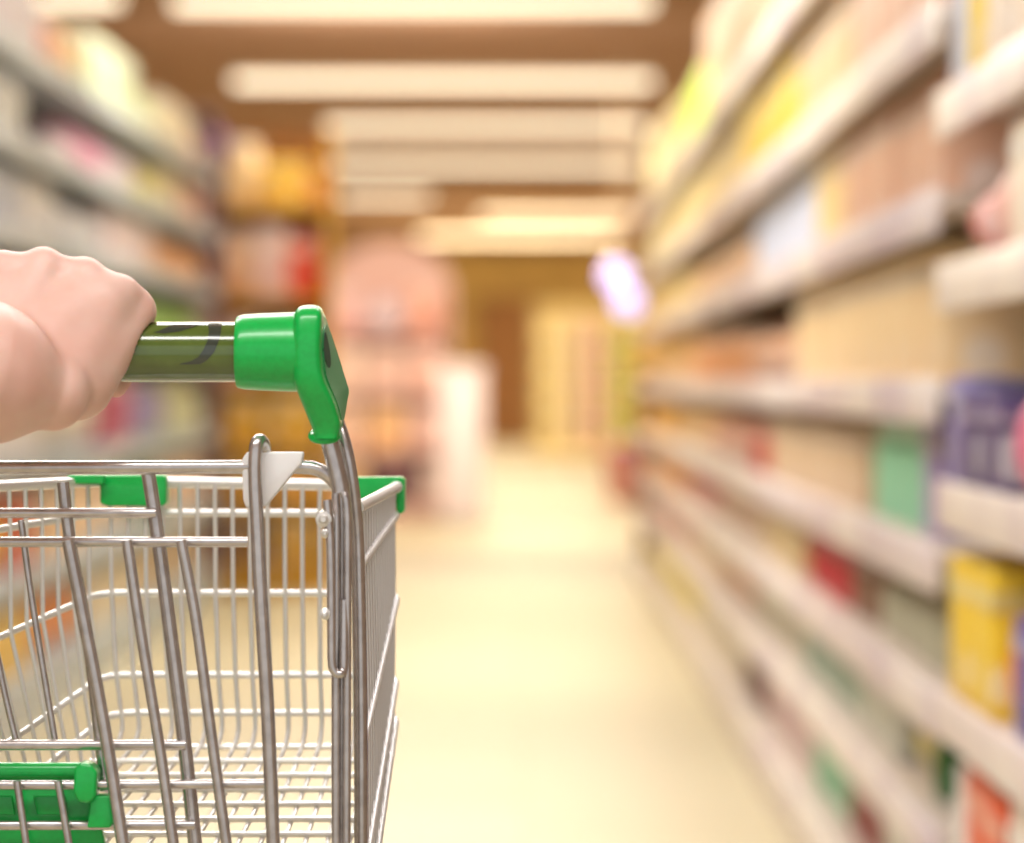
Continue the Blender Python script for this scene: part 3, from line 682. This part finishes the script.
# side panels
for side in ('l', 'r'):
    bm = bmesh.new()
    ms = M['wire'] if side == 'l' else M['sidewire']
    for R_ in RW:
        f, n_ = R_['f' + side], R_['n' + side]
        add_tube(bm, [f + (n_ - f).normalized() * CR * .9, n_], R_['r'], 10)
    NS = 20 if side == 'l' else 16
    for k in range(NS):
        t = (k + .9) / NS
        if t > 1: t = 1
        off = Vector((.002 if side == 'l' else -.002, 0, 0))
        pts = [lerp(R_['f' + side], R_['n' + side], t) + off for R_ in RW] + [lerp(FLOOR['f' + side], FLOOR['n' + side], t) + off]
        add_tube(bm, pts, (.0014 if side == 'l' else .0017), 8)
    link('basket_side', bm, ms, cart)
# floor of the basket
bm = bmesh.new()
for k in range(15):
    t = .03 + .97 * (k / 14); add_tube(bm, [lerp(FLOOR['fl'], FLOOR['nl'], t), lerp(FLOOR['fr'], FLOOR['nr'], t)], .0019, 8)
for k in range(NV):
    t = (k + .7) / (NV + .2)
    a, b = lerp(FLOOR['fl'], FLOOR['fr'], t), lerp(FLOOR['nl'], FLOOR['nr'], t)
    add_tube(bm, [lerp(a, b, .08) - Vector((0, 0, .002)), b - Vector((0, 0, .002))], .0016, 8)
link('basket_floor', bm, M['wire'], cart)

# green corner bumpers at the far corners
bm = bmesh.new()
add_prism(bm, [(104, 475), (163, 475), (166, 478), (166, 503), (163, 506), (106, 506), (100, 503), (100, 478)], DF - .014, DF + .012, .0016)
add_prism(bm, [(67, 475), (104, 475), (104, 484), (69, 484)], DF - .022, DF + .006, .001)
link('corner_bumper', bm, M['green'], cart)
bm = bmesh.new()
add_prism(bm, [(344, 477.5), (401, 477), (402, 479), (402, 487), (396, 502), (344, 502)], DF - .009, DF + .012, .0012)
add_prism(bm, [(395, 477), (402, 477), (405, 480), (404.5, 511), (402, 514), (397, 513), (396, 508)], DF - .006, DF + .016, .0012)
link('corner_bumper', bm, M['green'], cart)

# rear gate
gate_bm = bmesh.new()
def bar(pts, r, d=None, bm=None, s=14):
    pp = [q(*p) if len(p) == 3 else q(p[0], p[1], d) for p in pts]
    add_tube(bm or gate_bm, smooth_path(pp, 6) if len(pp) > 2 else pp, r * U, s)
LG = -330
bar([(LG, 467.5, 2.0), (100, 467.5, 2.0), (240, 467, 2.0), (300, 467, 2.002), (316, 469, 2.003), (327, 475, 2.004), (336, 484, 2.005)], 7)
A, B_ = 1.992, 2.012
bar([(LG, 542), (248, 542)], 5.2, 2.002)
bar([(LG, 513), (156, 513)], 5, 2.004)
bar([(68, 540), (80, 600), (103, 720), (126, 862)], 6.6, A)
bar([(127, 540), (142, 640), (160, 750), (176, 862)], 5.6, A)
bar([(181, 540), (196, 620), (212, 740), (229, 862)], 5.6, A)
bar([(148, 472), (154, 510), (165, 590), (184, 740), (197, 862)], 7.2, B_)
bar([(63, 482), (70, 540), (88, 640), (106, 790)], 6.2, B_ + .004)
bar([(21, 520), (32, 600), (55, 741)], 3.4, B_ + .008)
bar([(-6, 640), (4, 690), (16, 741)], 3.4, B_ + .008)
bar([(LG, 745), (186, 745)], 5.4, 2.008)
bar([(LG, 785), (40, 785), (278, 784)], 5.0, 2.002)
bar([(LG, 826), (195, 825)], 5.0, 2.003)
bar([(17, 781), (22, 815), (29, 862)], 4, 1.995)
bar([(58, 781), (64, 815), (72, 862)], 4, 1.995)
for xx in (-70, -130, -190, -250): bar([(xx, 540), (xx + 20, 700), (xx + 42, 862)], 6, A)
# hairpin
bar([(274, 862, 1.992), (268, 720, 1.991), (261, 600, 1.990), (257, 520, 1.990), (255, 475, 1.990), (255.5, 455, 1.990), (256.5, 445, 1.991), (259.5, 440.5, 1.994), (263, 444, 1.998), (264.5, 455, 2.001), (265, 500, 2.002)], 7)
gate = link('rear_gate', gate_bm, M['chrome'], cart)
bm = bmesh.new()
add_prism(bm, [(242, 459), (247, 452), (303.5, 452), (301.5, 464), (294, 472), (267, 505), (262, 508), (246, 508), (243, 500)], 1.9965, 2.009, .0012)
o = link('hinge_sleeve', bm, M['white'], gate); o['label'] = 'white plastic hinge sleeve'
# green child-seat flap behind the gate bars
bm = bmesh.new()
add_prism(bm, [(-330, 776), (90, 776), (96, 800), (108, 862), (-330, 862)], 2.012, 2.020, .001)
for xx in (-20, 33): add_prism(bm, [(xx, 796), (xx + 32, 796), (xx + 35, 815), (xx + 4, 815)], 2.009, 2.0125, .0008)
flap = link('seat_flap', bm, M['green'], cart)
bm = bmesh.new(); add_tube(bm, [q(-330, 771, 2.012), q(60, 771, 2.012), q(88, 771, 2.012), q(93, 771, 2.012), q(96, 771, 2.012)], [9 * U, 9 * U, 9 * U, 8 * U, 5 * U], 18); link('rolled_edge', bm, M['green'], flap)
bm = bmesh.new(); add_prism(bm, [(74, 768), (81, 763), (90, 765), (97, 772), (95, 798), (88, 804), (78, 802), (73, 793)], 1.990, 2.010, .0018); link('snap_clip', bm, M['green'], flap)
bm = bmesh.new(); add_prism(bm, [(91, 796), (110, 796), (113, 822), (110, 828), (87, 828)], 1.996, 2.011, .001); link('lower_tab', bm, M['green'], flap)

# chassis and castors below the picture
bm = bmesh.new()
xr0, xl0 = P(341.5, 860, 2).x, 2 * XC - P(341.5, 860, 2).x
for xx in (xr0, xl0):
    xf_ = lerp(xx, XC, .25)
    add_tube(bm, smooth_path([Vector((xx, 2.03, .17)), Vector((xx, 2.06, .145)), Vector((xf_, 2.40, .15)), Vector((xf_, 2.44, .17))]), .010, 12)
    add_tube(bm, [(xf_, 2.38, .15), (lerp(xf_, XC, .05), 2.22, .70)], .008, 12)
add_tube(bm, [(xl0, 2.07, .15), (xr0, 2.07, .15)], .009, 12)
add_tube(bm, [(lerp(xl0, XC, .25), 2.38, .15), (lerp(xr0, XC, .25), 2.38, .15)], .009, 12)
add_tube(bm, [(xl0, 2.03, .66), (xr0, 2.03, .66)], .008, 12)
add_tube(bm, [(lerp(xl0, XC, .29), 2.22, .70), (lerp(xr0, XC, .29), 2.22, .70)], .008, 12)
link('chassis', bm, M['chrome'], cart)
for (xx, yy) in ((xr0, 2.07), (xl0, 2.07), (lerp(xr0, XC, .25), 2.38), (lerp(xl0, XC, .25), 2.38)):
    bm = bmesh.new(); add_lathe(bm, [(.02, -.012), (.055, -.012), (.062, -.008), (.062, .008), (.055, .012), (.02, .012)], (xx, yy, .062), axis='X', seg=28); bmesh.ops.recalc_face_normals(bm, faces=bm.faces[:])
    wl = link('castor_wheel', bm, M['rubber'], cart)
    bm = bmesh.new()
    for s in (-.017, .017): add_box(bm, (xx + s - .002, yy - .012, .055), (xx + s + .002, yy + .012, .135), .001)
    add_box(bm, (xx - .019, yy - .014, .132), (xx + .019, yy + .014, .14), .001)
    link('castor_fork', bm, M['chrome'], wl)

# ------------------------------------------------------------------ the hand on the handle: one continuous surface
def surface_nets(f, org, h):
    nx, ny, nz = f.shape
    inside = f < 0
    cs = np.zeros((nx - 1, ny - 1, nz - 1, 3)); cn = np.zeros((nx - 1, ny - 1, nz - 1))
    idx = np.indices((nx - 1, ny - 1, nz - 1)).transpose(1, 2, 3, 0).astype(float)
    def sl(o, ax=None): return tuple(slice(o[i], o[i] + (nx, ny, nz)[i] - 1) for i in range(3))
    for ax in range(3):
        for a in (0, 1):
            for b in (0, 1):
                o0 = [0, 0, 0]; oth = [i for i in range(3) if i != ax]; o0[oth[0]] = a; o0[oth[1]] = b
                o1 = list(o0); o1[ax] = 1
                f0, f1 = f[sl(o0)], f[sl(o1)]
                m = (f0 < 0) != (f1 < 0)
                t = np.where(m, f0 / np.where(m, f0 - f1, 1), 0)
                for i in range(3):
                    cs[..., i] += np.where(m, (t if i == ax else o0[i]), 0)
                cn += m
    act = cn > 0
    vid = -np.ones(act.shape, int); vid[act] = np.arange(act.sum())
    verts = (idx[act] + cs[act] / cn[act][:, None]) * h + np.array(org)
    quads = []
    for ax in range(3):
        oth = [(ax + 1) % 3, (ax + 2) % 3]
        s0 = [slice(None)] * 3; s1 = [slice(None)] * 3; s0[ax] = slice(0, -1); s1[ax] = slice(1, None)
        m = inside[tuple(s0)] != inside[tuple(s1)]
        ii = np.argwhere(m)
        ok = np.all((ii[:, oth] > 0), axis=1) & np.all(ii[:, oth] < np.array(f.shape)[oth] - 1, axis=1); ii = ii[ok]
        fl = inside[tuple(ii.T)]
        def g(da, db):
            k = ii.copy(); k[:, oth[0]] += da; k[:, oth[1]] += db; return vid[tuple(k.T)]
        qd = np.stack([g(-1, -1), g(0, -1), g(0, 0), g(-1, 0)], 1)
        qd[~fl] = qd[~fl][:, ::-1]; quads.append(qd)
    return verts, np.concatenate(quads)

hstep = 2.6
ou, ov, ow = -380.0, 225.0, -330.0
gu = np.arange(ou, 178, hstep, dtype=np.float32); gv = np.arange(ov, 520, hstep, dtype=np.float32); gw = np.arange(ow, 100, hstep, dtype=np.float32)
UU, VV, WW = np.meshgrid(gu, gv, gw, indexing='ij')
def cone(a, b, ra, rb, flat=None):
    a = np.array(a, np.float32); b = np.array(b, np.float32); d = b - a; L2 = float(d @ d)
    t = np.clip(((UU - a[0]) * d[0] + (VV - a[1]) * d[1] + (WW - a[2]) * d[2]) / L2, 0, 1)
    x, y, z = UU - a[0] - t * d[0], VV - a[1] - t * d[1], WW - a[2] - t * d[2]
    return np.sqrt(x * x + y * y + z * z) - (ra + (rb - ra) * t)
def smin(a, b, k):
    h_ = np.clip(.5 + .5 * (b - a) / k, 0, 1); return b + (a - b) * h_ - k * h_ * (1 - h_)
# metacarpals and palm (u right, v down, w away from the camera; handle axis at v 352, w 0, radius 30)
MCP = {'index': (2, 270, -24), 'middle': (43, 266.5, -25), 'ring': (85, 276, -23), 'pinky': (121, 293, -18)}
WR = {'index': (-34, 368, -84), 'middle': (-8, 374, -86), 'ring': (22, 380, -84), 'pinky': (50, 386, -76)}
f = None
for k_ in MCP:
    c_ = cone(WR[k_], MCP[k_], 36, {'index': 19, 'middle': 18.5, 'ring': 18, 'pinky': 17}[k_])
    f = c_ if f is None else smin(f, c_, 18)
for a_, b_, r_ in (('index', 'middle', 16.5), ('middle', 'ring', 16), ('ring', 'pinky', 15)):
    f = smin(f, cone(MCP[a_], MCP[b_], r_, r_ - .5), 6)
f = smin(f, cone((75, 380, -44), (131, 312, -2), 41, 26), 12)          # little-finger edge of the palm
f = smin(f, cone((-20, 372, -70), (100, 300, -30), 34, 24), 18)        # fill of the back of the hand
# fingers over the bar
fing = {'index': [(2, 270, -24), (8, 296, 46), (4, 352, 62), (-2, 394, 34)], 'middle': [(43, 266.5, -25), (48, 292, 50), (46, 354, 66), (40, 398, 36)],
        'ring': [(85, 276, -23), (91, 296, 46), (88, 354, 61), (82, 396, 34)], 'pinky': [(121, 293, -18), (139.5, 311, 26), (135, 354, 47), (116, 387, 32)]}
rad = {'index': (18, 16.5, 15, 12.5), 'middle': (18, 17, 15.5, 13), 'ring': (17.5, 16.5, 15, 12.5), 'pinky': (17, 16.5, 13.5, 11)}
for k_, pts in fing.items():
    g_ = None
    for i in range(3):
        c_ = cone(pts[i], pts[i + 1], rad[k_][i], rad[k_][i + 1]); g_ = c_ if g_ is None else smin(g_, c_, 4)
    f = smin(f, g_, 7)
# thumb leaving the index side of the palm and closing under the bar
th = [(-30, 372, -78), (-78, 392, -46), (-88, 404, 4), (-74, 392, 44)]
tr_ = (30, 22, 18, 14)
for i in range(3): f = smin(f, cone(th[i], th[i + 1], tr_[i], tr_[i + 1]), 9)
# forearm towards the camera and out to the left
fa = cone((-360, 418, -215), (-120, 380, -148), 86, 80)
fa = smin(fa, cone((-120, 380, -148), (-14, 374, -104), 80, 71), 16)
fa = smin(fa, cone((-14, 374, -104), (52, 393, -84), 71, 38), 10)
f = smin(f, fa, 6)
f = np.maximum(f, 30.8 - np.sqrt((VV - 352) ** 2 + WW ** 2))
f = np.minimum(f, 1e3)
vts, qds = surface_nets(f, (ou, ov, ow), hstep)
del UU, VV, WW, f, fa
me = bpy.data.meshes.new('person')
wv = [tuple(P(u_, v_, 2 + w_ * U)) for u_, v_, w_ in vts]
me.from_pydata(wv, [], [tuple(int(i) for i in r_) for r_ in qds]); me.validate()
bm = bmesh.new(); bm.from_mesh(me)
for _ in range(3): bmesh.ops.smooth_vert(bm, verts=bm.verts, factor=.5, use_axis_x=True, use_axis_y=True, use_axis_z=True)
bmesh.ops.recalc_face_normals(bm, faces=bm.faces[:])
bm.to_mesh(me); bm.free()
me.polygons.foreach_set('use_smooth', [True] * len(me.polygons)); me.materials.append(M['skin'])
o = bpy.data.objects.new('person', me); C.objects.link(o)
tag(o, "person's bare forearm and right hand gripping the trolley handle", 'person')

# ------------------------------------------------------------------ look
sc = bpy.context.scene
sc.view_settings.view_transform = 'Standard'; sc.view_settings.look = 'None'; sc.view_settings.exposure = 0.0
sc.cycles.use_denoising = True
sc.cycles.max_bounces = 6
print('products', NPROD[0])
